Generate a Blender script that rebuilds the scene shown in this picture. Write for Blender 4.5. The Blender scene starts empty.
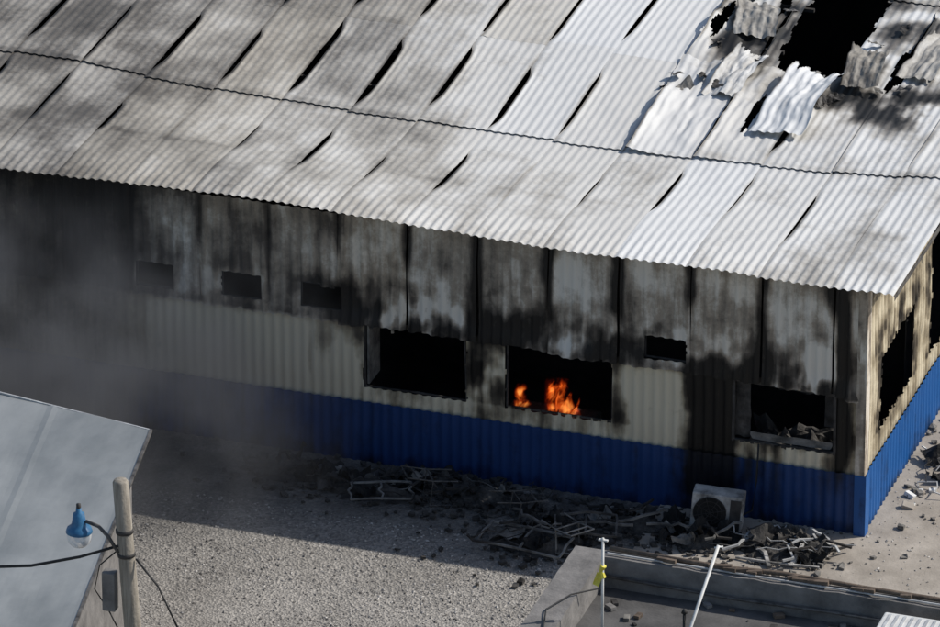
import bpy, math, random
from mathutils import Vector, noise, Matrix, Euler
random.seed(7)
sc=bpy.context.scene
RAD=math.radians
def sm(a,b,x):
    if a==b: return 0.0
    t=max(0.0,min(1.0,(x-a)/(b-a))); return t*t*(3-2*t)
def gs(x,c,w): return math.exp(-((x-c)/w)**2)
def nz(x,y,z=0.0): return noise.noise(Vector((x,y,z)))
def fb(x,y,z=0.0): return noise.fractal(Vector((x,y,z)),1.0,2.0,4)
def box_in(x,a,b,s): return sm(a-s,a+s,x)*(1-sm(b-s,b+s,x))

# ------------------------------------------------------------------ helpers
def link(o,parent=None):
    sc.collection.objects.link(o)
    if parent is not None: o.parent=parent
    return o
def empty(name):
    return link(bpy.data.objects.new(name,None))
def mesh_obj(name,verts,faces,mat=None,parent=None,smooth=False,mats=None,midx=None):
    me=bpy.data.meshes.new(name); me.from_pydata(verts,[],faces); me.update()
    if mats:
        for m in mats: me.materials.append(m)
        if midx: me.polygons.foreach_set("material_index",midx)
    elif mat: me.materials.append(mat)
    if smooth: me.polygons.foreach_set("use_smooth",[True]*len(me.polygons))
    o=bpy.data.objects.new(name,me)
    return link(o,parent)
def box(name,a,b,mat,parent=None,bev=0.0,rot=None,piv=None):
    x0,y0,z0=a;x1,y1,z1=b
    v=[Vector(p) for p in [(x0,y0,z0),(x1,y0,z0),(x1,y1,z0),(x0,y1,z0),(x0,y0,z1),(x1,y0,z1),(x1,y1,z1),(x0,y1,z1)]]
    if rot:
        c=Vector(piv) if piv else sum(v,Vector())/8
        M=Euler(rot).to_matrix(); v=[M@(p-c)+c for p in v]
    f=[(0,3,2,1),(4,5,6,7),(0,1,5,4),(1,2,6,5),(2,3,7,6),(3,0,4,7)]
    o=mesh_obj(name,v,f,mat,parent)
    if bev>0:
        m=o.modifiers.new("bevel","BEVEL"); m.width=bev; m.segments=2
    return o
def tube_data(pts,r,n=6):
    pts=[Vector(p) for p in pts]; V=[];Fc=[]
    rr=r if isinstance(r,(list,tuple)) else [r]*len(pts)
    for i,p in enumerate(pts):
        d=(pts[min(i+1,len(pts)-1)]-pts[max(i-1,0)]).normalized()
        ref=Vector((0,0,1)) if abs(d.z)<.9 else Vector((0,1,0))
        u=d.cross(ref).normalized(); w=d.cross(u).normalized()
        for k in range(n):
            t=2*math.pi*k/n+math.pi/4
            V.append(p+(u*math.cos(t)+w*math.sin(t))*rr[i])
    for i in range(len(pts)-1):
        for k in range(n):
            a=i*n+k;b=i*n+(k+1)%n
            Fc.append((a,b,b+n,a+n))
    Fc.append(tuple(range(n))[::-1]); m=(len(pts)-1)*n; Fc.append(tuple(range(m,m+n)))
    return V,Fc
def tube(name,pts,r,mat,parent=None,n=8,smooth=True):
    V,Fc=tube_data(pts,r,n); return mesh_obj(name,V,Fc,mat,parent,smooth and n>4)
def merge(name,parts,mat,parent=None,smooth=False):
    V=[];Fc=[]
    for v,f in parts:
        k=len(V); V+=list(v); Fc+=[tuple(i+k for i in q) for q in f]
    return mesh_obj(name,V,Fc,mat,parent,smooth)

# ------------------------------------------------------------------ materials
def newmat(name):
    m=bpy.data.materials.new(name); m.use_nodes=True
    nt=m.node_tree; b=nt.nodes["Principled BSDF"]; return m,nt,b
def N(nt,t,**k):
    n=nt.nodes.new(t)
    for a,v in k.items():
        if a in n.inputs: n.inputs[a].default_value=v
        else: setattr(n,a,v)
    return n
def ramp(nt,stops):
    n=nt.nodes.new("ShaderNodeValToRGB"); cr=n.color_ramp
    while len(cr.elements)<len(stops): cr.elements.new(0.5)
    for e_,(p,c) in zip(cr.elements,stops):
        e_.position=p; e_.color=(c[0],c[1],c[2],1)
    return n
def simple(name,c1,c2,scale=3.0,rough=.7,metal=0.0,bump=.0,bscale=20,stretch=(1,1,1),spec=.3,detail=5):
    m,nt,b=newmat(name); L=nt.links
    tc=N(nt,"ShaderNodeTexCoord"); mp=N(nt,"ShaderNodeMapping"); mp.inputs["Scale"].default_value=stretch
    L.new(tc.outputs["Object"],mp.inputs["Vector"])
    n=N(nt,"ShaderNodeTexNoise",Scale=scale,Detail=float(detail),Roughness=.65); L.new(mp.outputs[0],n.inputs["Vector"])
    r=ramp(nt,[(.3,c1),(.7,c2)]); L.new(n.outputs["Fac"],r.inputs[0]); L.new(r.outputs[0],b.inputs["Base Color"])
    b.inputs["Roughness"].default_value=rough; b.inputs["Metallic"].default_value=metal
    b.inputs["Specular IOR Level"].default_value=spec
    if bump>0:
        n2=N(nt,"ShaderNodeTexNoise",Scale=bscale,Detail=3.0); L.new(tc.outputs["Object"],n2.inputs["Vector"])
        bp=N(nt,"ShaderNodeBump",Strength=bump,Distance=.02); L.new(n2.outputs["Fac"],bp.inputs["Height"]); L.new(bp.outputs[0],b.inputs["Normal"])
    return m
def sheet_mat(name,clean1,clean2,mid,dark,black,stretch,rough=.55,streak=.45,fine=.3,metal=0.0,bump=.25):
    """painted steel sheet whose soot amount is stored on the mesh (attribute 'soot': R soot, G sheet tint)"""
    m,nt,b=newmat(name); L=nt.links
    at=N(nt,"ShaderNodeAttribute",attribute_name="soot")
    sp=N(nt,"ShaderNodeSeparateColor"); L.new(at.outputs["Color"],sp.inputs[0])
    tc=N(nt,"ShaderNodeTexCoord"); mp=N(nt,"ShaderNodeMapping"); mp.inputs["Scale"].default_value=stretch
    L.new(tc.outputs["Object"],mp.inputs["Vector"])
    n1=N(nt,"ShaderNodeTexNoise",Scale=1.0,Detail=5.0,Roughness=.7); L.new(mp.outputs[0],n1.inputs["Vector"])
    n2=N(nt,"ShaderNodeTexNoise",Scale=9.0,Detail=4.0,Roughness=.75); L.new(tc.outputs["Object"],n2.inputs["Vector"])
    def math_(op,a,bv,c=None):
        q=N(nt,"ShaderNodeMath",operation=op)
        for i,s in enumerate((a,bv)):
            if hasattr(s,"is_linked"): L.new(s,q.inputs[i])
            else: q.inputs[i].default_value=s
        return q.outputs[0]
    s1=math_("MULTIPLY",math_("SUBTRACT",n1.outputs["Fac"],.5),streak)
    s2=math_("MULTIPLY",math_("SUBTRACT",n2.outputs["Fac"],.5),fine)
    base=math_("ADD",sp.outputs[0],math_("ADD",s1,s2))
    mixc=N(nt,"ShaderNodeMix",data_type="RGBA"); L.new(sp.outputs[1],mixc.inputs[0])
    mixc.inputs[6].default_value=(*clean1,1); mixc.inputs[7].default_value=(*clean2,1)
    r=ramp(nt,[(.12,(1,1,1)),(.34,mid),(.62,dark),(.95,black)]); L.new(base,r.inputs[0])
    mul=N(nt,"ShaderNodeMix",data_type="RGBA",blend_type="MULTIPLY"); mul.inputs[0].default_value=1
    L.new(mixc.outputs[2],mul.inputs[6]); L.new(r.outputs[0],mul.inputs[7])
    L.new(mul.outputs[2],b.inputs["Base Color"])
    b.inputs["Roughness"].default_value=rough; b.inputs["Specular IOR Level"].default_value=.35
    b.inputs["Metallic"].default_value=metal
    if bump>0:
        bp=N(nt,"ShaderNodeBump",Strength=bump,Distance=.02); L.new(n2.outputs["Fac"],bp.inputs["Height"]); L.new(bp.outputs[0],b.inputs["Normal"])
    return m
M_wall=sheet_mat("cream_wall_sheet",(.68,.59,.42),(.60,.56,.48),(.55,.52,.48),(.13,.12,.115),(.012,.011,.011),(7,7,.55))
M_wallup=sheet_mat("sooty_wall_sheet",(.66,.58,.47),(.68,.63,.55),(.52,.48,.44),(.15,.135,.125),(.016,.014,.013),(6,6,.6),streak=.55,fine=.45)
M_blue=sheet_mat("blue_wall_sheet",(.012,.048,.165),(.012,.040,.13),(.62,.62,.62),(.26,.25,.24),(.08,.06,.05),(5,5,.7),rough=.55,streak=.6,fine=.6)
M_bluesun=sheet_mat("blue_sunlit_sheet",(.012,.095,.30),(.012,.07,.24),(.55,.55,.56),(.20,.19,.18),(.06,.04,.03),(5,5,.7),rough=.5,streak=.5,fine=.5)  # same blue painted brighter: sunlight put into the gable side's colour
M_roof=sheet_mat("zinc_roof_sheet",(.64,.64,.63),(.47,.44,.385),(.66,.64,.61),(.22,.205,.19),(.02,.019,.018),(1.1,.45,1),rough=.62,streak=.50,fine=.32,metal=.0,bump=.08)
M_black=simple("charred_black",(.008,.008,.008),(.03,.028,.026),4,.9,bump=.4)
M_inner=simple("charred_interior",(.008,.007,.007),(.03,.027,.024),1.5,.95)
M_alu=simple("bare_aluminium",(.30,.30,.30),(.62,.62,.60),6,.45,.2)
M_sootalu=simple("sooty_aluminium",(.03,.028,.026),(.34,.33,.31),2.6,.6,.2)
M_burntalu=simple("burnt_frame_metal",(.03,.028,.026),(.16,.15,.14),7,.6,.2)
M_frame=simple("scorched_window_frame",(.010,.010,.010),(.10,.09,.08),5,.7,.1)
M_steel=simple("sooty_steel",(.02,.019,.018),(.08,.073,.068),5,.7,.2)
M_white=simple("white_paint",(.50,.49,.46),(.75,.74,.71),5,.5)
M_sootwhite=simple("scorched_white_paint",(.06,.055,.05),(.70,.68,.64),3.2,.55)
M_conc=simple("concrete",(.24,.21,.175),(.42,.375,.32),1.6,.9,bump=.3,detail=6)
M_concd=simple("weathered_concrete",(.10,.095,.09),(.24,.225,.21),2.5,.9,bump=.4,detail=6)
M_bit=simple("bitumen_roof",(.045,.043,.042),(.12,.115,.11),1.3,.85,bump=.3,detail=6)
M_greyroof=simple("grey_metal_roof",(.19,.20,.195),(.35,.355,.34),.9,.38,.25,detail=9,stretch=(1,.5,1),spec=.5)
M_pole=simple("weathered_wood_pole",(.17,.145,.115),(.38,.34,.28),3,.85,bump=.5,stretch=(7,7,.5))
M_cable=simple("black_cable",(.012,.012,.012),(.03,.03,.03),8,.6)
M_lampblue=simple("blue_lamp_housing",(.02,.09,.20),(.05,.18,.33),9,.4)
M_yellow=simple("yellow_tape",(.55,.48,.05),(.75,.65,.12),9,.5)
M_rust=simple("rusty_steel",(.06,.045,.035),(.20,.15,.11),5,.85,bump=.3)
M_insul=simple("scorched_board",(.04,.038,.035),(.30,.28,.25),3,.9,bump=.4)
M_ashd=simple("char_and_ash",(.012,.011,.010),(.10,.093,.085),5,.95,bump=.6)
m,nt,b=newmat("lamp_glass"); b.inputs["Base Color"].default_value=(.75,.8,.85,1); b.inputs["Roughness"].default_value=.15; b.inputs["Transmission Weight"].default_value=.5
n=N(nt,"ShaderNodeTexNoise",Scale=30.0); bp=N(nt,"ShaderNodeBump",Strength=.2); nt.links.new(n.outputs["Fac"],bp.inputs["Height"]); nt.links.new(bp.outputs[0],b.inputs["Normal"]); M_glass=m

# ground
m,nt,b=newmat("gravel_ground"); L=nt.links
tc=N(nt,"ShaderNodeTexCoord")
n1=N(nt,"ShaderNodeTexNoise",Scale=.55,Detail=6.0,Roughness=.7); L.new(tc.outputs["Object"],n1.inputs["Vector"])
v1=N(nt,"ShaderNodeTexVoronoi",Scale=26.0); L.new(tc.outputs["Object"],v1.inputs["Vector"])
r1=ramp(nt,[(.3,(.22,.205,.185)),(.7,(.38,.36,.33))]); L.new(n1.outputs["Fac"],r1.inputs[0])
r2=ramp(nt,[(.0,(.5,.5,.5)),(1,(1.3,1.28,1.25))]); L.new(v1.outputs["Color"],r2.inputs[0])
mu=N(nt,"ShaderNodeMix",data_type="RGBA",blend_type="MULTIPLY"); mu.inputs[0].default_value=1
L.new(r1.outputs[0],mu.inputs[6]); L.new(r2.outputs[0],mu.inputs[7])
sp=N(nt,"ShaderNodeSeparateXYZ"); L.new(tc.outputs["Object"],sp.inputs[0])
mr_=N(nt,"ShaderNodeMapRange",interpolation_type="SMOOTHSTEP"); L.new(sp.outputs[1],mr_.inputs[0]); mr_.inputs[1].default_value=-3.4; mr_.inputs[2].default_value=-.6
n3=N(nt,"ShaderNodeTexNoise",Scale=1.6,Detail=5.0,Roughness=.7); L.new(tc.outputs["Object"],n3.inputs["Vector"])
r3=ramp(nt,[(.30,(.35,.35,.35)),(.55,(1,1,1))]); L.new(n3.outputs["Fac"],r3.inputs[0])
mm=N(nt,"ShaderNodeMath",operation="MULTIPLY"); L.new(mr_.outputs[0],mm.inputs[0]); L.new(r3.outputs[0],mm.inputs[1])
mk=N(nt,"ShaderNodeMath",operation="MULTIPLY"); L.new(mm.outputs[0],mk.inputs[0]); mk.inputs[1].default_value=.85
ash_shade=N(nt,"ShaderNodeMix",data_type="RGBA"); L.new(mk.outputs[0],ash_shade.inputs[0]); L.new(mu.outputs[2],ash_shade.inputs[6]); ash_shade.inputs[7].default_value=(.05,.046,.042,1)  # ash plus the building's shade, both painted into the gravel colour near the wall
L.new(ash_shade.outputs[2],b.inputs["Base Color"])
b.inputs["Roughness"].default_value=.95
bp=N(nt,"ShaderNodeBump",Strength=.7,Distance=.03); L.new(v1.outputs["Distance"],bp.inputs["Height"])
L.new(bp.outputs[0],b.inputs["Normal"]); M_gravel=m
m,nt,b=newmat("pebble_stone"); L=nt.links
g=N(nt,"ShaderNodeNewGeometry"); r=ramp(nt,[(0,(.11,.10,.09)),(.5,(.29,.27,.245)),(1,(.52,.49,.45))]); L.new(g.outputs["Random Per Island"],r.inputs[0]); L.new(r.outputs[0],b.inputs["Base Color"]); b.inputs["Roughness"].default_value=.9; M_peb=m

# ------------------------------------------------------------------ ground
S=600
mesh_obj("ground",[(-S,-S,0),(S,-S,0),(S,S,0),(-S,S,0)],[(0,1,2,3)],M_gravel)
pts=[(-3.0,-1.9),(-1.8,-2.0),(0,-1.95),(3,-2.05),(9,-2),(9,16),(-.05,16),(-.05,-.02),(-3.05,-.02)]
mesh_obj("concrete_pavement",[(x,y,.03) for x,y in pts]+[(x,y,-.05) for x,y in pts],[tuple(range(9))]+[(i,(i+1)%9,(i+1)%9+9,i+9)[::-1] for i in range(9)],M_conc)
parts_v=[];parts_f=[]
oct_f=[(0,2,4),(2,1,4),(1,3,4),(3,0,4),(2,0,5),(1,2,5),(3,1,5),(0,3,5)]
def pebble(x,y,z,s):
    k=len(parts_v); a=random.uniform(0,6.28); ca,sa=math.cos(a),math.sin(a)
    sx,sy,sz=s*random.uniform(.7,1.3),s*random.uniform(.5,1),s*random.uniform(.35,.8)
    for p in ((sx,0,0),(-sx,0,0),(0,sy,0),(0,-sy,0),(0,0,sz),(0,0,-sz)):
        px_=p[0]+random.uniform(-.2,.2)*s; py_=p[1]+random.uniform(-.2,.2)*s
        parts_v.append((x+px_*ca-py_*sa,y+px_*sa+py_*ca,z+p[2]+sz*.4))
    for q in oct_f: parts_f.append(tuple(i+k for i in q))
for i in range(22000):
    x=random.uniform(-13,-1.5); y=random.uniform(-9,-1.8)
    if nz(x*.9,y*.9,4)<random.uniform(-.6,.25): continue
    pebble(x,y,0.0,random.choice([.010,.012,.014,.018,.024])*random.uniform(.8,1.4))
for i in range(1600):
    pebble(random.uniform(-3,3.5),random.uniform(-2,6),.03,random.uniform(.006,.03))
mesh_obj("gravel",parts_v,parts_f,M_peb)

# ------------------------------------------------------------------ burned building
B=empty("burned_metal_building")
PIT=.156
RPIT=.1363
SEAM=[-.45-1.09*k for k in range(-1,17)]
def corr(t,P=PIT):
    s=math.sin(2*math.pi*t/P); return max(-1,min(1,1.5*s))
class Acc:
    def __init__(s): s.v=[];s.f=[];s.c=[]
    def grid(s,us,vs,pos,soot,mask=None,tint=0.5):
        k=len(s.v); nu=len(us)
        for v in vs:
            for u in us:
                s.v.append(pos(u,v)); s.c.append((max(0,min(1,soot(u,v))),tint,0,1))
        for j in range(len(vs)-1):
            for i in range(nu-1):
                if mask and mask((us[i]+us[i+1])/2,(vs[j]+vs[j+1])/2): continue
                a=k+j*nu+i; s.f.append((a,a+1,a+1+nu,a+nu))
    def done(s,name,mat,parent):
        o=mesh_obj(name,s.v,s.f,mat,parent,smooth=True)
        at=o.data.color_attributes.new("soot","FLOAT_COLOR","POINT")
        at.data.foreach_set("color",[c for q in s.c for c in q]); return o
def rng(a,b,st):
    n=max(1,int(round((b-a)/st))); return [a+(b-a)*i/n for i in range(n+1)]

OPEN=[(-11.27,-10.67,2.39,2.78),(-9.92,-9.28,2.41,2.81),(-8.67,-8.02,2.42,2.82),(-3.33,-2.68,2.42,2.79),
      (-7.69,-6.09,1.22,2.28),(-5.47,-3.83,1.24,2.27),(-1.98,-.42,1.25,2.24)]
def f_open(x,z):
    for q,(a,b_,c,d) in enumerate(OPEN):
        j=.022*nz(x*9,z*9,q) if q>3 else .008*nz(x*9,z*9,q)
        if a+j<x<b_+j and c+j<z<d+j*2: return True
    return False
seamlen={};seamk={};panel={}
_r=random.Random(91)
for sx in SEAM: seamlen[sx]=_r.uniform(.4,1.7); seamk[sx]=_r.uniform(.35,1.1); panel[sx]=_r.uniform(-.10,.09)
def front_soot(x,z):
    n=fb(x*1.3,z*.5,3); n2=fb(x*5,z*.8,9); n3=fb(x*1.6,z*1.3,21); n4=fb(x*.8,z*.9,44)
    s=.07+.10*n
    if z>2.25:
        k_=int((-.45-x)//1.09)+1; pk=SEAM[max(0,min(len(SEAM)-1,k_+1))]
        s+=.15+.14*n2+.24*n3+.16*n4+panel[pk]
        s+=.14*sm(3.6,3.98,z)*(.6+n4)
        s-=.16*box_in(x,-1.5,-.45,.1)*(1-sm(3.5,3.9,z))
        s+=.12*sm(2.9,2.35,z)*(.7+n3)
    else: s+=.12*max(0,n3+.05)*sm(-11,-7.5,x)
    s+=.50*sm(-10.4,-12.2,x)+.16*sm(-7.5,-9.5,x)*sm(1.9,2.4,z)
    for sx in SEAM:
        if abs(x-sx)<.5 and z>2.1:
            L_=seamlen[sx]; k=sm(3.85-L_,3.85-L_+.5,z+.25*n2)*seamk[sx]
            w=.030+.03*nz(sx*3,z*3)+.022*max(0,z-2.3)*seamk[sx]
            if x>-8: s+=.9*gs(x,sx+.03*nz(z*2,sx),w+.015)*k
            else: s+=.45*gs(x,sx,w)*k
            s+=.15*gs(x,sx+.08*nz(z*2,sx),.2)*k
    for q,(a,b_,c,d) in enumerate(OPEN):
        big=(b_-a)>1
        r=.42 if big else .17
        dx=max(a-x,0,x-b_); dz=max(c-z,0,z-d)
        upf=1.0 if z>d else (.6 if z>c else .32)
        dist=math.hypot(dx/(1.0),dz/(1.7 if z>d else 1))
        s+=(.80 if big else .42)*upf*math.exp(-(dist/r)**2)*(.65+1.3*n3+.6*n2)
    s+=.22*gs(z,2.3,.06)*(.6+n2)
    s+=.45*box_in(x,-8.3,-7.55,.25)*box_in(z,1.95,2.6,.2)*(.7+n3)
    wv=.14*nz(z*2,5.5)+.05*nz(z*8,2)
    s+=1.15*box_in(x,-2.66+wv,-1.95+wv*.6,.12)*(1-sm(2.3,2.7,z+.2*n2))*sm(-.1,.45,z+.25*n2)
    s+=.35*box_in(x,-3.0,-1.4,.3)*(1-sm(2.3,2.8,z))*(.8+n3)
    s+=.55*box_in(x,-6.05,-5.5,.12)*box_in(z,1.5,2.5,.3)*(.7+n3)
    s+=.45*box_in(x,-3.83,-3.68,.08)*box_in(z,1.2,2.6,.2)
    s+=.8*box_in(x,-.4,-.18,.06)*box_in(z,1.0,3.9,.3)*(.75+n2)
    s+=.25*box_in(x,-2.0,-.3,.2)*box_in(z,1.0,1.3,.1)*(.6+n3)
    if z<1.6: s+=.30*max(0,n2)*sm(-8.2,-7.4,x)
    s+=.5*gs(x,-8.35,.12)*gs(z,1.95,.3)+.3*gs(x,-8.55,.05)*gs(z,1.6,.4)
    s-=.18*box_in(x,-3.6,-2.8,.1)*(1-sm(2.1,2.3,z))
    s-=.10*box_in(x,-11.1,-7.8,.1)*(1-sm(2.05,2.25,z))
    return s

XS0,XS1=-17.4,0.0
lo=Acc()
lo.grid(rng(XS0,XS1-.02,PIT/8),rng(.9,2.34,.04),
    lambda x,z:(x,-.0+.014*corr(x)+.022*nz(x*1.1,z*1.5,4),z),front_soot,f_open,.15)
lo.done("lower_wall_sheets",M_wall,B)
up=Acc()
for i in range(len(SEAM)-1):
    x1=min(SEAM[i],XS1-.02); x0=SEAM[i+1]
    if x1<=x0: continue
    gap=random.uniform(.010,.035) if x1>-8 else .006
    curl=random.uniform(.02,.12) if x1>-8 else random.uniform(0,.02)
    tilt=random.uniform(-.03,.03) if x1>-8 else 0
    zb=random.uniform(2.20,2.28); ti=random.uniform(.0,1)
    def pos(x,z,x0=x0,x1=x1,curl=curl,tilt=tilt,zb=zb,i=i,gap=gap):
        t=(x-x0)/(x1-x0); c=abs(2*t-1)**4
        y=-.045+.014*corr(x)-curl*(1-sm(zb,zb+.35,z))*(.3+abs(nz(x*3,i)))-.05*c*curl*8*sm(2.4,3.2,z)*(1-sm(3.4,3.9,z))
        xx=x0+gap*.5+(x1-x0-gap)*t+tilt*(3.95-z)*.3
        if z<zb+.05: z=z+.04*nz(x*4,i*3.1)
        return (xx,y+.03*nz(x*1.5,z*1.5,i),z)
    up.grid(rng(x0,x1,PIT/8),rng(zb,4.04,.05),pos,front_soot,lambda x,z:f_open(x,z),ti)
up.done("upper_wall_sheets",M_wallup,B)
def blue_soot(x,z):
    s=front_soot(x,min(z,.9)) if x>-3.4 else .08+.26*fb(x*2,z)+.2*fb(x*6,z*.6,3)+.15*sm(-9,-12,x)
    return s+.45*(1-sm(.0,.30,z))*(.6+fb(x*3,z*3,7))+.10*max(0,fb(x*8,z*.4,1))
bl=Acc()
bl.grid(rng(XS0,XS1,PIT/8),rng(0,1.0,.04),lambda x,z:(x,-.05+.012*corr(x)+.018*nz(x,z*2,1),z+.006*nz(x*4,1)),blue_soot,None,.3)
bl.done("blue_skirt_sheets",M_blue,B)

SOPEN=[(.95,2.70,1.30,2.50),(3.75,5.3,1.2,3.7),(7,8.5,1.3,2.4)]
def s_open(y,z):
    for a,b_,c,d in SOPEN:
        j=.03*nz(y*8,z*8)
        if a+j<y<b_+j and c+j<z<d+j: return True
    return False
def side_soot(y,z):
    n=fb(y*1.3,z*.7,13); n2=fb(y*5,z*.8,19); n3=fb(y*2.2,z*2,55)
    s=.10+.14*n
    for a,b_,c,d in SOPEN:
        dx=max(a-y,0,y-b_); dz=max(c-z,0,z-d)
        upf=1.0 if z>d else (.7 if z>c else .35)
        s+=.75*upf*math.exp(-(math.hypot(dx,dz/1.7)/.38)**2)*(.75+.5*n2+1.4*n3)
    s+=.50*(1-sm(.05,.40,y))*box_in(z,1.0,3.9,.3)*(.7+n2+n3)
    s+=.5*sm(3.2,3.9,z)+.14*max(0,n2)
    return s
sw=Acc()
sw.grid(rng(.02,13.9,PIT/8),rng(.92,4.04,.05),lambda y,z:(.0+.014*corr(y)+.03*nz(y,z,3),y,z),side_soot,s_open,.1)
sw.done("gable_wall_sheets",M_wall,B)
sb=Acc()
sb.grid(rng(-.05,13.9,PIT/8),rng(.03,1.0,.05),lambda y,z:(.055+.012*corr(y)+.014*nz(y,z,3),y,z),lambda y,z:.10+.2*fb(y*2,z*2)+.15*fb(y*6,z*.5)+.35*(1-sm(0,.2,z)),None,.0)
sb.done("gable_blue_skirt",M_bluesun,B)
ct=Acc(); ct.grid([-.10,-.05,.0,.045],rng(1.0,4.02,.06),lambda u,z:(u+.02,-.085,z),lambda u,z:.42+.45*fb(u*9,z*1.2,3),None,.5)
ct.grid([-.085,-.02,.05,.11],rng(1.0,4.02,.06),lambda u,z:(.0655,u,z),lambda u,z:.26+.5*fb(u*9,z*1.2,8),None,.5)
ct.done("corner_trim",M_wallup,B)
cb=Acc(); cb.grid([-.10,-.05,.0,.075],rng(.02,1.02,.06),lambda u,z:(u+.02,-.095,z),lambda u,z:.10+.3*fb(u*9,z*1.2,3),None,.5)
cb.grid([-.095,-.02,.05,.10],rng(.02,1.02,.06),lambda u,z:(.0955,u,z),lambda u,z:.10,None,.0)
cb.done("corner_trim_blue",M_bluesun,B)
box("rear_wall",(-17.4,14,0),(0,14.08,4.0),M_inner,B)
box("end_wall",(-17.5,0.1,0),(-17.42,13.9,4.0),M_inner,B)
box("interior_floor",(-17.38,.08,.0),(-.05,13.95,.06),M_inner,B)
box("partition_wall",(-17.3,3.4,.06),(-.3,3.48,3.1),M_inner,B)
for k in range(9):
    x=[-.2,-2.4,-3.6,-5.75,-8.0,-10.2,-12.4,-14.6,-16.8][k]
    box("column",( x-.05,.10,.06),(x+.05,.20,3.86),M_steel,B)
    if k not in(1,2): box("rafter",( x-.04,.10,3.66),(x+.04,13.9,3.76),M_steel,B)
for y in (.2,1.6,3.2,4.9,6.2,8.1,9.8,11.5,13.2):
    if 6.5<y<12: box("purlin",(-17.3,y-.03,3.765),(-3.6,y+.03,3.82),M_steel,B); box("purlin",(-2.0,y-.03,3.765),(-.06,y+.03,3.82),M_steel,B)
    else: box("purlin",(-17.3,y-.03,3.765),(-.06,y+.03,3.82),M_steel,B)
def frame(x0,x1,z0,z1,mat,w=.035,y=.03,d=.06,jit=.0):
    r=lambda: random.uniform(-jit,jit)
    parts=[((x0,y,z0),(x1,y,z0+r()*.3)),((x0+.02,y,z1),(x1,y+r(),z1-abs(r()))),((x0+.01,y,z0),(x0+.01,y+r(),z1)),((x1,y,z0),(x1+r(),y+r(),z1))]
    merge("window_frame",[tube_data([a,[(a[i]+b_[i])/2+r()*.5 for i in range(3)],b_],w*.5,4) for a,b_ in parts],mat,B)
frame(-7.69,-6.09,1.22,2.28,M_frame,jit=.03); frame(-5.47,-3.83,1.24,2.27,M_frame,jit=.02)
frame(-1.98,-.42,1.25,2.24,M_frame,.06,jit=.03)
for o_ in OPEN[:4]: frame(*o_,M_steel,.03,y=0)
def crumple(name,c,sx,sy,mat,parent,amp=.15,rot=(0,0,0),n=14,seed=0,fr=1.6):
    Mx=Euler(rot).to_matrix(); V=[];Fc=[]
    for j in range(n+1):
        for i in range(n+1):
            u=(i/n-.5)*sx;v=(j/n-.5)*sy
            ex=1+.25*nz(v*5,seed+3); ey=1+.25*nz(u*5,seed+9)
            p=Vector((u*ex,v*ey,amp*(fb(u*fr,v*fr,seed*1.7)+.35*abs(nz(u*5,v*5,seed)))))
            V.append(Mx@p+Vector(c))
    for j in range(n):
        for i in range(n):
            a=j*(n+1)+i; Fc.append((a,a+1,a+n+2,a+n+1))
    return mesh_obj(name,V,Fc,mat,parent)
box("reveal_board",(-7.66,.06,1.24),(-7.63,.55,2.26),M_insul,B)
crumple("hanging_board",(-1.85,.14,1.75),.22,.95,M_frame,B,.05,(RAD(90),0,0),seed=5)
crumple("sill_board",(-1.1,.08,1.34),1.25,.12,M_insul,B,.04,(RAD(90),0,0),seed=6)
crumple("hanging_board_c",(-.55,.35,1.8),.25,.6,M_steel,B,.06,(RAD(90),0,RAD(-15)),seed=8)
crumple("ceiling_remains",(-1.2,.6,2.1),1.0,.5,M_steel,B,.2,(RAD(35),0,0),seed=18)
crumple("ceiling_remains",(-6.6,.9,2.2),1.0,.5,M_black,B,.2,(RAD(35),0,0),seed=19)
crumple("interior_rubble",(-1.2,.6,1.05),1.3,.6,M_ashd,B,.3,(RAD(15),0,0),seed=28,fr=4)

# ------------------------------------------------------------------ roof
def sag(x,y):
    return -.24*math.sin(math.pi*max(0,min(1,(x+13.5)/13.5)))**.8*(sm(-.6,3.6,y) if y<3.6 else 1-sm(3.6,8,y))
def eave_bump(x): return .10*gs(x,-9.2,2.2)-.02*gs(x,-5,2)
def roof_soot(x,y):
    n=fb(x*.45,y*.35,31); n2=fb(x*3,y*.5,37); n3=fb(x*1.1,y*1.1,77)
    s=.12+.17*n+.06*n2+.16*n3
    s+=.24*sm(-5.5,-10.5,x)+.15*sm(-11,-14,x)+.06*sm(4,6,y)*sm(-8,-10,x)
    s-=.10*box_in(x,-7.5,-2.7,.8)*sm(2.5,4,y)
    d=math.hypot((x+2.85)/1.1,(y-8.2)/1.9); s+=.60*math.exp(-((d-.95)/.50)**2)*(.60+1.3*n3)
    s+=.95*box_in(x,-2.35,-.5,.3)*box_in(y,5.4,6.7,.35)*(.70+1.2*n3+.5*n2)
    s+=.60*gs(x,-4.2,.6)*gs(y,8.0,1.3)*(1+2*n3)
    s+=.35*sm(-2.4,-1.0,x)*sm(3.8,5.8,y)*(.7+1.3*n3+n2)
    s+=.18*gs(y,3.66,.08)*(.7+n2)
    s+=.12*gs(y,1.55,.10)*(.5+n3)
    s+=.10*(1-sm(-.3,.3,y))*(.3+abs(n2))
    s+=.12*gs(x,-.2,.5)*(.5+n)
    return s
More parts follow.
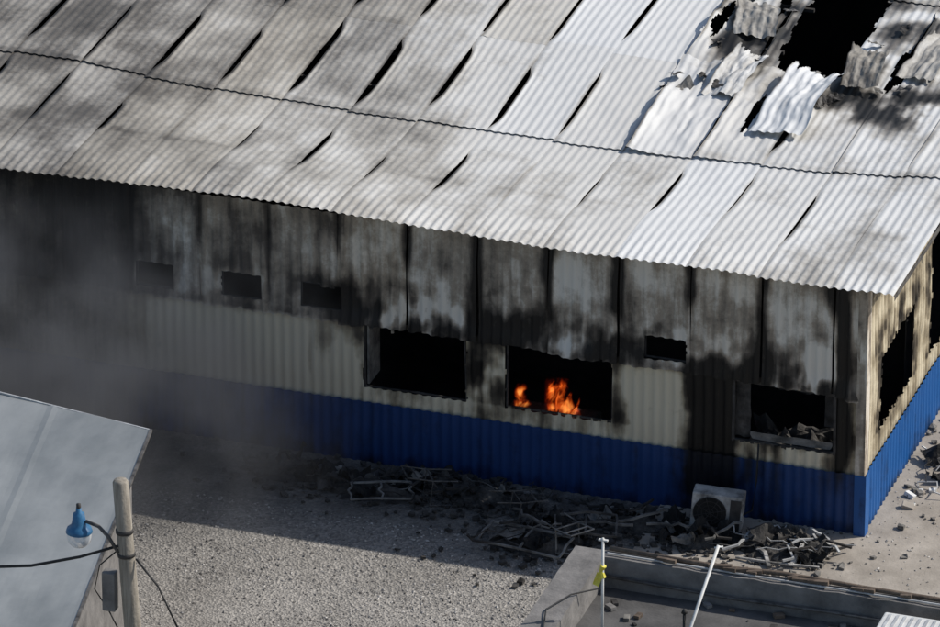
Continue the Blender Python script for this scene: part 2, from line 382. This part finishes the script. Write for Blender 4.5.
def hole(x,y):
    j=.10*nz(x*3,y*3,2)+.04*nz(y*7,x*7)
    if y>6.75+1.6*j and y<12.2 and -3.40+j-.03*(y-6.6)<x<-2.28+j-.02*(y-6.6): return True
    if abs(x+4.62+.5*j)<.10*(1-((y-8.1)/.75)**2)+.4*j and abs(y-8.1)<.75: return True
    if abs(x+1.50+.8*j)<.13*(1-((y-7.3)/.9)**2)+.3*j and abs(y-7.3)<.9: return True
    if abs(x+3.85+.8*j)<.09*(1-((y-9.0)/.6)**2)+.3*j and abs(y-9.0)<.6: return True
    if abs(x+3.24)<.07*(1-((y-5.2)/.75)**2)+.2*j and abs(y-5.2)<.75: return True
    return False
rf=Acc()
ROWS=[(-.36,3.75,.0),(3.6,6.75,.024),(6.6,9.9,.0),(9.8,14.15,.024)]
RS=[.50]+[s for s in SEAM if s<.2]
for r_i,(y0,y1,dz) in enumerate(ROWS):
    for i in range(len(RS)-1):
        x1=RS[i]; x0=RS[i+1]; W=x1-x0
        if r_i>0:
            opn=random.random()<.88; gl=random.uniform(.045,.085) if opn else .01
            ca=y0+(y1-y0)*random.uniform(.32,.52); cw=(y1-y0)*random.uniform(.24,.40); lift=random.uniform(.01,.045)
        else:
            opn=random.random()<.85; gl=random.uniform(.022,.050) if opn else .0
            ca=random.uniform(1.5,2.5); cw=random.uniform(.40,.95); lift=random.uniform(.0,.02)
        gr=random.uniform(0,.012); lift_r=random.uniform(0,.012)
        ti=random.uniform(.1,.55)+(.35 if x0<-7.5 else 0)
        off=random.uniform(-.06,.06) if r_i>0 else 0
        es=random.uniform(-.06,.08); dso=random.uniform(-.04,.06)
        cru=0
        if r_i in(1,2) and -4.9<x0<-3.2: cru=.12
        if r_i==2 and x0>-2.4: cru=.14
        tws=random.uniform(-.016,.016)
        def pos(x,y,x0=x0,W=W,gl=gl,gr=gr,ca=ca,cw=cw,lift=lift,lift_r=lift_r,tws=tws,off=off,i=i,r_i=r_i,y0=y0,y1=y1,dz=dz,x1=x1,cru=cru):
            t=(x-x0)/W; bmp=math.exp(-((y-ca)/cw)**8)
            xx=x+max(0,1-t*1.0)**8*gl*bmp*1.5-(t**6)*gr*bmp
            mid=math.sin(math.pi*max(0,min(1,(y-y0)/(y1-y0))))
            amp=.0058+.0060*(1-sm(-.3,.9,y))+.0025*sm(-4,-1,x)
            z=4.15+dz*(1-sm(y0+.5,y1,y))+sag(x,y)+amp*corr(x,RPIT)
            z+=lift*bmp*(1-t)**8+lift_r*t**6*bmp+tws*(t-.5)*mid
            z+=.022*nz(x*.6,y*.45)+.006*nz(x*2.5,y*2)
            z+=eave_bump(x)*(1-sm(-.3,2.5,y))
            if r_i==0: z+=.012*nz(x*1.6,0)*(1-sm(-.3,.3,y))
            if cru: z+=cru*abs(fb(x*1.6,y*1.1,4))*sm(y0,y0+.9,y)+.10*(1-t)**3*bmp
            yy=y+ (off*(1-sm(y0,y0+.6,y)) if r_i>0 else 0)+.02*nz(x*3,r_i*7)*(1-sm(y0,y0+.2,y))
            return (xx,yy,z)
        def so(x,y,x0=x0,W=W,ca=ca,cw=cw,gl=gl,gr=gr,r_i=r_i,dso=dso):
            t=(x-x0)/W; bmp=math.exp(-((y-ca)/cw)**4)
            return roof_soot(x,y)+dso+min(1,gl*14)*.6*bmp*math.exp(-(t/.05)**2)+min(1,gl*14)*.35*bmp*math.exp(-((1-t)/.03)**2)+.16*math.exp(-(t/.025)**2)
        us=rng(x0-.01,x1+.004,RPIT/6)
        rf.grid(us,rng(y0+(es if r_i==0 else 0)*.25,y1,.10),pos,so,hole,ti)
rf.done("roof_sheets",M_roof,B)
def torn(name,xb,yb,w,l,lean,h0,seed,tint,bend=.16,so0=.02):
    ts=Acc()
    def tpos(u,v):
        x=xb+u*w+lean*v+.05*nz(v*4,seed); y=yb+v*l+.10*nz(u*7,seed+3)*sm(.7,1,v)
        z=4.16+sag(x,y)+h0+bend*math.sin(v*2.6+.3)*(.35+.9*u)+.06*fb(u*2.5,v*3,seed+4)+.007*corr(u*w,RPIT)+.16*((1-u)**4)*v
        return (x,y,z)
    ts.grid(rng(0,1,.02),rng(0,1,.02),tpos,lambda u,v:so0+.14*fb(u*4,v*4,seed)+.5*(1-sm(0,.04,u))+.3*sm(.93,1,v),lambda u,v: v>.94+.16*nz(u*9,seed),tint)
    ts.done(name,M_roof,B)
torn("torn_roof_sheet",-3.12,4.5,.84,2.15,.10,.07,1,.0,.22,.06)
torn("torn_roof_sheet_b",-4.2,5.6,.55,1.5,.18,.05,5,.3,.10,.22)
torn("torn_roof_sheet_c",-4.3,7.6,.7,1.2,-.25,.06,9,.6,.14,.42)
torn("torn_roof_sheet_d",-1.5,6.9,.6,1.6,.2,.05,14,.5,.12,.38)
torn("torn_roof_sheet_e",-2.2,6.3,.6,1.3,-.15,.08,19,.8,.16,.5)
for k in range(22):
    x=random.uniform(-5.0,-.9); y=random.uniform(5.6,9)
    if -3.6<x<-2.1 and y>6.3: continue
    crumple("roof_debris",(x,y,4.22+sag(x,y)),random.uniform(.08,.35),random.uniform(.08,.25),random.choice([M_insul,M_burntalu,M_steel,M_ashd]),B,.10,(random.uniform(-.2,.2),random.uniform(-.2,.2),random.uniform(0,3)),8,seed=k,fr=4)
V=[];Fc=[]
for j,y in enumerate(rng(-.34,13.9,.2)):
    z=4.14+.01*nz(y*2,3)
    V+=[(.50,y,z-.01),(.515,y,z-.01),(.515,y,z-.09+.02*nz(y*3,1))]
for j in range(len(V)//3-1):
    a=j*3; Fc+=[(a,a+1,a+4,a+3),(a+1,a+2,a+5,a+4)]
mesh_obj("verge_flashing",V,Fc,M_burntalu,B)

# ------------------------------------------------------------------ volume node helpers
def mr(nt,src,a,b_,c=0,d=1,t="SMOOTHSTEP"):
    q=N(nt,"ShaderNodeMapRange",interpolation_type=t); nt.links.new(src,q.inputs[0])
    for i_,v_ in zip((1,2,3,4),(a,b_,c,d)): q.inputs[i_].default_value=v_
    return q.outputs[0]
def op(nt,o_,*s):
    o=s[0]
    for t in s[1:]:
        q=N(nt,"ShaderNodeMath",operation=o_)
        for i_,v_ in enumerate((o,t)):
            if hasattr(v_,"is_linked"): nt.links.new(v_,q.inputs[i_])
            else: q.inputs[i_].default_value=v_
        o=q.outputs[0]
    return o
# ------------------------------------------------------------------ fire (burning gas as an emitting volume)
FI=empty("fire")
def fire_vol(name,cx,cy,zb,w,h,strength,seed):
    m=bpy.data.materials.new("burning_gas"); m.use_nodes=True; nt=m.node_tree; L=nt.links
    for n_ in list(nt.nodes): nt.nodes.remove(n_)
    out=N(nt,"ShaderNodeOutputMaterial"); em=N(nt,"ShaderNodeEmission")
    tc=N(nt,"ShaderNodeTexCoord"); mp=N(nt,"ShaderNodeMapping"); mp.inputs["Scale"].default_value=(10,4,5.5); mp.inputs["Location"].default_value=(seed,0,0)
    L.new(tc.outputs["Object"],mp.inputs["Vector"])
    nn=N(nt,"ShaderNodeTexNoise",Scale=1.0,Detail=3.0,Roughness=.6,Distortion=.9); L.new(mp.outputs[0],nn.inputs["Vector"])
    sp=N(nt,"ShaderNodeSeparateXYZ"); L.new(tc.outputs["Object"],sp.inputs[0])
    zt=op(nt,"DIVIDE",sp.outputs[2],h)
    wid=op(nt,"ADD",op(nt,"MULTIPLY",zt,-.85*w),w)
    ax=op(nt,"DIVIDE",op(nt,"ABSOLUTE",sp.outputs[0]),op(nt,"MAXIMUM",wid,.01))
    sh=op(nt,"SUBTRACT",1.0,op(nt,"POWER",ax,1.5))
    sh=op(nt,"SUBTRACT",sh,op(nt,"MULTIPLY",zt,.55))
    val=op(nt,"ADD",op(nt,"MULTIPLY",sh,.50),op(nt,"MULTIPLY",op(nt,"SUBTRACT",nn.outputs["Fac"],.5),3.4))
    d=mr(nt,val,.15,.95)
    d=op(nt,"MULTIPLY",d,mr(nt,sp.outputs[0],-w*1.25,-w*.8),mr(nt,sp.outputs[0],w*1.25,w*.8),mr(nt,sp.outputs[2],h,h*.7),mr(nt,sp.outputs[1],-.12,-.06),mr(nt,sp.outputs[1],.12,.06))
    rc=ramp(nt,[(.0,(1,.05,.003)),(.5,(1,.15,.014)),(1,(1,.36,.07))]); L.new(d,rc.inputs[0])
    L.new(rc.outputs[0],em.inputs["Color"]); L.new(op(nt,"MULTIPLY",d,strength),em.inputs["Strength"])
    L.new(em.outputs[0],out.inputs["Volume"]); m.cycles.volume_step_rate=.6
    o=box(name,(-w*1.3,-.13,0),(w*1.3,.13,h),m,FI); o.location=(cx,cy,zb)
fire_vol("main_flames",-4.72,.5,1.03,.24,.54,9.0,1.3)
fire_vol("small_flames",-5.36,.5,1.03,.11,.34,6.0,5.1)
box("burning_rubble",(-5.6,.3,.06),(-4.2,.75,1.02),M_black,B,.05)

# ------------------------------------------------------------------ debris
def bent(c,l,ang,r,bend=.15,z=.03,seed=0):
    P=[]
    for i in range(7):
        t=i/6-.5
        P.append((c[0]+math.cos(ang)*l*t+bend*nz(i*.7,seed)*1.2,c[1]+math.sin(ang)*l*t+bend*nz(i*.7,seed+5)*1.2,z+abs(bend*nz(i*.9,seed+9))*.9))
    return tube_data(P,r,4)
def pile(cx,cy,rx,ry,nbars,nsheets,light,z0=.02,seed=0,hh=.25,mound=True):
    random.seed(seed+100)
    P=empty("debris_pile")
    if mound:
        V=[];Fc=[];n=34
        for j in range(n+1):
            for i in range(n+1):
                u=(i/n-.5)*2.6;v=(j/n-.5)*2.6
                r=math.hypot(u,v)+.45*nz(u*2,v*2,seed)
                h=max(0,1-r)*(.16+.16*abs(fb(u*3,v*3,seed)))+.05*max(0,fb(u*7,v*7,seed))*max(0,1.1-r)
                yv=min(-.10,cy+v*ry) if cx<.2 else cy+v*ry
                V.append((cx+u*rx,yv,z0-.03+h))
        for j in range(n):
            for i in range(n):
                a=j*(n+1)+i
                if max(V[a][2],V[a+1][2],V[a+n+2][2])>z0-.02: Fc.append((a,a+1,a+n+2,a+n+1))
        mesh_obj("ash_heap",V,Fc,M_ashd,P)
    bars=[];dk=[]
    for i in range(nbars):
        c=(cx+random.uniform(-rx,rx),cy+random.uniform(-ry,ry))
        bb=bent(c,random.uniform(.3,1.0),random.gauss(.1,.7),random.choice([.008,.013,.022]),random.uniform(.05,.30),z0+random.uniform(.01,hh),random.random()*50)
        (bars if random.random()<light else dk).append(bb)
    if bars: merge("bent_light_bars",bars,M_alu if light>.6 else M_sootalu,P)
    if dk: merge("bent_dark_bars",dk,M_steel,P)
    for i in range(nsheets):
        mt=random.choice([M_black,M_black,M_steel,M_ashd,M_insul])
        crumple("crumpled_sheet",(cx+random.uniform(-rx,rx)*.9,cy+random.uniform(-ry,ry)*.9,z0+random.uniform(.04,.16)),random.uniform(.15,.55),random.uniform(.15,.4),mt,P,random.uniform(.12,.3),(random.uniform(-.5,.5),random.uniform(-.5,.5),random.uniform(0,3)),10,seed=i+seed,fr=4)
    bits=[]
    for i in range(int(nsheets*18)):
        x=cx+random.gauss(0,rx*.9);y=min(-.12,cy+random.gauss(0,ry*1.1)) if cx<.2 else cy+random.gauss(0,ry*.9); s=random.uniform(.015,.07); a=random.uniform(0,3.1)
        q=[(x+math.cos(a+k*1.57)*s*random.uniform(.5,1.3),y+math.sin(a+k*1.57)*s*random.uniform(.5,1.3)) for k in range(4)]
        V=[(p[0],p[1],z0+.003) for p in q]+[(p[0],p[1],z0+s*random.uniform(.3,1)) for p in q]
        bits.append((V,[(4,5,6,7),(0,1,5,4),(1,2,6,5),(2,3,7,6),(3,0,4,7)]))
    merge("ash_bits",bits,M_insul if light>.6 else M_ashd,P)
    return P
pile(-8.7,-.75,.6,.35,6,4,.35,seed=1,hh=.15)
pile(-7.3,-.95,.95,.35,12,10,.35,seed=2)
pile(-5.4,-.7,.8,.3,8,9,.3,seed=3)
pile(-4.3,-1.7,.85,.5,14,13,.25,seed=4,hh=.30)
pile(-3.2,-.8,.7,.3,6,8,.3,seed=14)
pile(-.95,-.95,.65,.40,20,9,.68,.035,seed=5,hh=.2)
pile(-6.3,-.5,.5,.25,3,7,.2,seed=6)
pile(-2.1,-1.1,.5,.3,5,6,.4,.035,seed=16)
pile(.9,2.4,.5,.9,7,6,.65,.035,seed=7,hh=.12,mound=False)
pile(.75,4.6,.5,1.2,6,6,.65,.035,seed=8,hh=.12,mound=False)
def fallen_frame(c,w,h,ang,tilt,r,mat,seed):
    E=Euler((tilt,0,ang)).to_matrix()
    q=[E@Vector(p)+Vector(c) for p in ((-w/2,-h/2,0),(w/2,-h/2,0),(w/2,h/2,0),(-w/2,h/2,0))]
    def seg(a,b_): return tube_data([a+(b_-a)*t+Vector((nz(t*3,seed),nz(t*3,seed+4),abs(nz(t*3,seed+8))))*.09*math.sin(math.pi*t) for t in (0,.25,.5,.75,1)],r,4)
    merge("fallen_window_frame",[seg(q[i],q[(i+1)%4]) for i in range(4)]+[seg((q[0]+q[1])/2,(q[2]+q[3])/2)],mat)
fallen_frame((-7.0,-1.25,.20),.9,.45,.35,.1,.018,M_sootalu,1)
fallen_frame((-4.5,-2.05,.20),1.3,.55,-.1,.12,.020,M_sootalu,5)
fallen_frame((-3.75,-1.5,.28),.9,.5,.3,.2,.02,M_burntalu,9)
def chair(c,ang,roll,mat):
    E=Euler((roll,0,ang)).to_matrix()
    def T_(l): return [E@Vector(p)+Vector(c) for p in l]
    a,bk,h=.20,.40,.38
    P_=[T_([(-a,-a,-h),(-a,-a,0),(-a,a,0),(-a,a+.05,bk),(a,a+.05,bk),(a,a,0),(a,-a,0),(a,-a,-h)]),T_([(-a,-a,0),(a,-a,0)]),T_([(-a,a,-h),(-a,a,0),(a,a,0),(a,a,-h)]),T_([(-a,a+.03,bk*.6),(a,a+.03,bk*.6)])]
    merge("burnt_chair_frame",[tube_data(q,.012,6) for q in P_],mat)
chair((-6.35,-1.0,.24),-1.0,RAD(82),M_burntalu)
chair((-4.9,-1.3,.26),2.2,RAD(100),M_burntalu); chair((-3.9,-1.9,.25),.9,RAD(88),M_sootalu)
merge("fallen_panel_strips",[tube_data([(-1.35,-.95,.08),(-1.1,-1.2,.12),(-.95,-1.5,.06)],.040,4),tube_data([(-.7,-.6,.1),(-.6,-1.0,.2),(-.65,-1.35,.08)],.04,4),
  tube_data([(-1.5,-1.35,.06),(-.9,-1.42,.10),(-.25,-1.3,.07)],.022,4),tube_data([(-.35,-.55,.08),(-.25,-.95,.16),(-.45,-1.2,.07)],.035,4)],M_sootwhite)
random.seed(33)
P=empty("rubble")
for k in range(60):
    x=random.uniform(.2,1.6); y=random.uniform(.6,6.5); s=random.uniform(.02,.12)
    box("rubble_block",(x,y,.031),(x+s*1.5,y+s,.031+s*.6),random.choice([M_insul,M_white,M_conc,M_steel]),P,.006,(random.uniform(-.3,.3),random.uniform(-.3,.3),random.uniform(0,3)))
# ------------------------------------------------------------------ AC condenser on ground
A=empty("air_conditioner_unit")
AX0,AX1,AY0,AY1,AZ0,AZ1=-2.42,-1.66,-.72,-.40,.09,.66
box("casing",(AX0,AY0,AZ0),(AX1,AY1,AZ1),M_sootwhite,A,.02)
box("foot",(AX0+.08,AY0-.03,.031),(AX0+.16,AY1+.03,.088),M_steel,A)
box("foot_b",(AX1-.16,AY0-.03,.031),(AX1-.08,AY1+.03,.088),M_steel,A)
def disc(name,cx,y,cz,r,mat,parent,d=.01,n=28):
    V=[];Fc=[]
    for k in range(n):
        t=2*math.pi*k/n; V+=[(cx+r*math.cos(t),y,cz+r*math.sin(t)),(cx+r*math.cos(t),y-d,cz+r*math.sin(t))]
    for k in range(n): a=2*k;b_=2*((k+1)%n); Fc.append((a,b_,b_+1,a+1))
    Fc.append(tuple(range(1,2*n,2))[::-1]); return mesh_obj(name,V,Fc,mat,parent)
disc("fan_opening",-2.14,AY0-.001,.37,.245,M_black,A,.012)
grl=[]
for rr_ in (.245,.18,.12,.06):
    grl.append(tube_data([(-2.14+rr_*math.cos(t*math.pi/12),AY0-.025,.37+rr_*math.sin(t*math.pi/12)) for t in range(25)],.005,4))
for k in range(4):
    t=k*math.pi/4+.3; grl.append(tube_data([(-2.14-.245*math.cos(t),AY0-.03,.37-.245*math.sin(t)),(-2.14+.245*math.cos(t),AY0-.03,.37+.245*math.sin(t))],.005,4))
merge("fan_grille",grl,M_steel,A)
box("side_panel",(AX1-.19,AY0-.008,AZ0+.04),(AX1-.03,AY0-.001,AZ1-.05),M_steel,A)
A.matrix_world=Matrix.Translation(Vector((-2.04,-.56,.03)))@Euler((RAD(-3),RAD(4),RAD(9))).to_matrix().to_4x4()@Matrix.Translation(-Vector((-2.04,-.56,.03)))
crumple("scorched_cover",(-1.80,-.95,.12),.5,.35,M_black,None,.15,(.2,.1,.3),10,seed=44,fr=3)
tube("refrigerant_pipe",[(AX1,-.5,.3),(AX1+.12,-.4,.35),(AX1+.10,-.12,.7),(AX1+.12,-.11,1.3)],.015,M_cable,B)
for k in range(3):
    yy=3.4+.35*k
    tube("hanging_cable",[(.45,yy,4.1),(.55,yy+.05,3.6),(.40,yy+.1,2.9+.2*k),(.6,yy+.1,2.4)],.014,M_cable,B,5)

# ------------------------------------------------------------------ neighbour building, left foreground
NB=empty("neighbouring_shed")
def rp(u,v,dz=0):
    a=Vector((-8.94,-5.62,3.0)); bq=Vector((-7.87,-11.44,3.0)); ex=Vector((-2.49,.44,0.0))
    return a+(bq-a)*v+ex*u+Vector((0,0,dz+.03*nz(u*1.5,v*4)))
V=[];Fc=[];nu,nv=90,40
for j in range(nv+1):
    for i in range(nu+1):
        u=i/nu*3.2; v=j/nv*1.5
        rib=.010 if i%18==0 else 0
        V.append(rp(u,v,rib+.008*nz(u*9,v*9,3)))
for j in range(nv):
    for i in range(nu):
        a=j*(nu+1)+i; Fc.append((a,a+1,a+nu+2,a+nu+1))
rfo=mesh_obj("roof_sheet",V,Fc,M_greyroof,NB)
sd=rfo.modifiers.new("thick","SOLIDIFY"); sd.thickness=.05; sd.offset=-1
c=[rp(.12,.03),rp(.12,1.47),rp(3.1,1.47),rp(3.1,.03)]
Vw=[Vector((p.x,p.y,0)) for p in c]+[Vector((p.x,p.y,2.9)) for p in c]
mesh_obj("walls",Vw,[(0,1,5,4),(1,2,6,5),(2,3,7,6),(3,0,4,7)],M_concd,NB)
tube("eave_trim",[rp(0,0,.0),rp(0,1.5,.0)],.03,M_burntalu,NB,4)
tube("eave_trim_b",[rp(0,0,.0),rp(3.2,0,.0)],.018,M_alu,NB,4)

# ------------------------------------------------------------------ foreground flat-roofed building
FB=empty("flat_roofed_building")
X0,X1,Y1,Y0=-2.15,9.0,-7.05,-16.0
box("walls",(X0,Y0,0),(X1,Y1,2.50),M_concd,FB)
box("roof_membrane",(X0+.46,Y0+.2,2.501),(X1-.2,Y1-.22,2.54),M_bit,FB)
def parapet(name,x0,x1,y0,y1,z0,z1):
    V=[];Fc=[];along_x=(x1-x0)>(y1-y0); L_=(x1-x0) if along_x else (y1-y0); n=int(L_/.12)
    for i in range(n+1):
        t=i/n; j=.014*nz(t*L_*3,1); k=.02*nz(t*L_*4,7)
        if along_x:
            x=x0+(x1-x0)*t; V+=[(x,y0+j,z0),(x,y0+j,z1+k),(x,y1+j,z1+k*.5),(x,y1,z0)]
        else:
            y=y0+(y1-y0)*t; V+=[(x1+j,y,z0),(x1+j,y,z1+k),(x0+j,y,z1+k*.5),(x0,y,z0)]
    for i in range(n):
        for q in range(3):
            a=i*4+q; Fc.append((a,a+4,a+5,a+1))
    Fc+= [(0,1,2,3),(4*n+3,4*n+2,4*n+1,4*n)]
    mesh_obj(name,V,Fc,M_concd,FB)
parapet("parapet_back",X0+.465,X1,Y1-.20,Y1,2.5,3.0)
parapet("parapet_side",X0,X0+.46,Y0,Y1,2.5,3.0)
tube("coping_pipe",[(X0+.5,Y1-.02,3.05),(0,Y1-.05,3.04),(.8,Y1-.0,3.06),(2,Y1-.03,3.05),(5,Y1-.04,3.05)],.035,M_rust,FB,8)
tube("conduit",[(X0+.5,Y1-.26,2.74),(.2,Y1-.27,2.70),(1.6,Y1-.26,2.72),(5,Y1-.26,2.71)],.022,M_burntalu,FB,8)
tube("gutter_strip",[(X0+.5,Y1-.13,3.03),(1.2,Y1-.14,3.03),(5,Y1-.13,3.03)],.014,M_alu,FB,4)
merge("coping_scraps",[tube_data([(x,Y1-.1,3.05),(x+random.uniform(.1,.35),Y1-.1+random.uniform(-.08,.08),3.07)],random.uniform(.02,.05),4) for x in [random.uniform(-1.4,3.2) for k in range(12)]],M_rust,FB)
for k in range(26):
    x=random.uniform(-1.5,3.5); yy=random.uniform(-8.3,-7.4); s=random.uniform(.02,.1)
    box("loose_brick",(x,yy,2.545),(x+s*1.6,yy+s,2.545+s*.6),random.choice([M_rust,M_concd,M_steel,M_insul]),FB,.005,(0,0,random.uniform(0,3)))
T=empty("antenna_post")
tube("post",[(-1.18,-8.9,2.54),(-1.18,-8.9,4.2)],.020,M_white,T)
box("top_bracket",(-1.24,-8.92,4.16),(-1.11,-8.88,4.18),M_white,T)
V,Fc=tube_data([(-1.18,-8.9,3.60+.0),(-1.20,-8.9,3.70),(-1.17,-8.9,3.78)],[.05,.03,.045],8); mesh_obj("yellow_tape_knot",V,Fc,M_yellow,T)
crumple("tape_tail",(-1.24,-8.92,3.58),.09,.20,M_yellow,T,.06,(RAD(80),.3,.2),6,seed=3,fr=6)
T2=empty("leaning_pole")
tube("pole",[(.27,-8.3,4.03),(.1,-9.0,3.1),(-.01,-9.45,2.5)],.024,M_white,T2)
tube("cross_stub",[(.22,-8.33,4.0),(.33,-8.28,4.01)],.014,M_white,T2)
T3=empty("roof_vent_pipe")
tube("pipe",[(-.02,-8.9,2.5),(-.02,-8.9,3.25)],.022,M_steel,T3); tube("cap",[(-.02,-8.9,3.25),(-.02,-8.9,3.31)],[.045,.02],M_steel,T3)
tube("roof_cable",[(-1.45,-8.2,3.03),(-1.75,-8.5,3.04),(-1.95,-9.0,3.03),(-1.8,-9.6,3.03),(-1.9,-11,3.03)],.012,M_cable,FB,5)
A2=empty("rooftop_condenser")
box("casing",(2.42,-8.35,2.60),(3.5,-7.55,3.0),M_white,A2,.025)
for k in range(9): box("louvre",(2.50+k*.105,-8.30,3.001),(2.54+k*.105,-7.62,3.012),M_alu,A2)
box("skid",(2.5,-8.3,2.541),(3.4,-7.6,2.598),M_steel,A2)

# ------------------------------------------------------------------ utility pole + lamp
UP=empty("utility_pole")
zz=[0,1.5,3,4.5,5.97,6.0]
tube("shaft",[(-6.34-.06*z,-12.6,z) for z in zz],[.135,.13,.12,.112,.105,.085],M_pole,UP,14)
def px_(z): return -6.34-.06*z
tube("cap_band",[(px_(5.25),-12.6,5.22),(px_(5.3),-12.6,5.28)],.118,M_steel,UP,14)
tube("cap_band_b",[(px_(4.9),-12.6,4.88),(px_(4.95),-12.6,4.93)],.122,M_steel,UP,14)
box("meter_box",(-6.96,-12.70,4.05),(-6.78,-12.54,4.62),M_concd,UP,.01)
tube("cable_run",[(-16,-12.6,4.1),(-11,-12.6,4.10),(-8.7,-12.6,4.36),(-8.0,-12.6,4.50),(-7.3,-12.6,4.75),(-6.72,-12.68,5.05)],.022,M_cable,UP,6)
tube("cable_drop",[(-6.5,-12.6,4.85),(-6.2,-12.6,4.5),(-5.9,-12.6,3.85),(-5.6,-12.6,3.0),(-5.4,-12.6,1.0),(-5.4,-12.6,0)],.015,M_cable,UP,6)
tube("cable_loop",[(-6.75,-12.6,4.95),(-7.0,-12.65,4.7),(-7.1,-12.6,4.3),(-6.9,-12.6,4.0),(-6.7,-12.6,3.6)],.010,M_cable,UP,6)
LP=empty("street_lamp")
tube("arm",[(-6.72,-12.68,4.95),(-6.85,-12.7,5.18),(-7.0,-12.65,5.28),(-7.2,-12.6,5.30)],.025,M_burntalu,LP,8)
def lathe(name,c,prof,mat,parent,n=20):
    V=[];Fc=[]
    for r_,z in prof:
        for k in range(n):
            t=2*math.pi*k/n; V.append((c[0]+r_*math.cos(t),c[1]+r_*math.sin(t),c[2]+z))
    for j in range(len(prof)-1):
        for k in range(n):
            a=j*n+k;b_=j*n+(k+1)%n; Fc.append((a,b_,b_+n,a+n))
    return mesh_obj(name,V,Fc,mat,parent,True)
lc=(-7.30,-12.6,5.15)
lathe("housing",lc,[(.001,.34),(.035,.33),(.04,.27),(.075,.25),(.095,.12),(.12,.06),(.165,.03),(.180,-.02),(.172,-.025)],M_lampblue,LP)
lathe("photocell",lc,[(.001,.40),(.03,.39),(.032,.335)],M_steel,LP)
lathe("lens",lc,[(.168,-.02),(.166,-.08),(.15,-.17),(.10,-.22),(.001,-.23)],M_glass,LP)

# ------------------------------------------------------------------ smoke
m=bpy.data.materials.new("smoke_volume"); m.use_nodes=True; nt=m.node_tree; L=nt.links
for n_ in list(nt.nodes): nt.nodes.remove(n_)
out=N(nt,"ShaderNodeOutputMaterial"); pv=N(nt,"ShaderNodeVolumePrincipled")
pv.inputs["Color"].default_value=(.34,.34,.35,1); pv.inputs["Anisotropy"].default_value=.2
tc=N(nt,"ShaderNodeTexCoord"); sp=N(nt,"ShaderNodeSeparateXYZ"); L.new(tc.outputs["Object"],sp.inputs[0])
nn=N(nt,"ShaderNodeTexNoise",Scale=.75,Detail=2.5,Roughness=.6); L.new(tc.outputs["Object"],nn.inputs["Vector"])
dens=op(nt,"MULTIPLY",mr(nt,nn.outputs["Fac"],.36,.66),mr(nt,sp.outputs[0],-6.8,-13.2),mr(nt,sp.outputs[1],-5.0,-2.4),mr(nt,sp.outputs[2],4.4,1.8),1.15)
L.new(dens,pv.inputs["Density"]); L.new(pv.outputs[0],out.inputs["Volume"])
m.cycles.volume_step_rate=8.0
box("smoke",(-17,-5.0,.02),(-6.8,-.02,4.5),m)

# ------------------------------------------------------------------ light
sd_=Vector((4.15,2.4,4.15)).normalized()
sun=bpy.data.lights.new("sun","SUN"); sun.energy=4.1; sun.angle=RAD(.5); sun.color=(1,.96,.90)
so_=bpy.data.objects.new("sun",sun); link(so_); so_.rotation_euler=sd_.to_track_quat('Z','Y').to_euler()
w=bpy.data.worlds.new("World"); sc.world=w; w.use_nodes=True; nt=w.node_tree
sky=nt.nodes.new("ShaderNodeTexSky"); sky.sky_type='NISHITA'; sky.sun_disc=False
sky.sun_elevation=math.asin(sd_.z); sky.sun_rotation=math.atan2(sd_.x,sd_.y)
nt.links.new(sky.outputs[0],nt.nodes["Background"].inputs[0]); nt.nodes["Background"].inputs[1].default_value=.115
sc.view_settings.view_transform='Standard'; sc.view_settings.look='None'; sc.view_settings.exposure=0

# ------------------------------------------------------------------ camera
a=RAD(18.4); e=RAD(26.1)
F=Vector((-math.sin(a)*math.cos(e),math.cos(a)*math.cos(e),-math.sin(e)))
cam=bpy.data.cameras.new("camera"); co=bpy.data.objects.new("camera",cam); link(co)
co.location=(26.149,-96.7388,52.6322); co.rotation_euler=F.to_track_quat('-Z','Y').to_euler()
cam.sensor_width=36; cam.lens=36*7700/940; cam.clip_start=1; cam.clip_end=3000
sc.camera=co
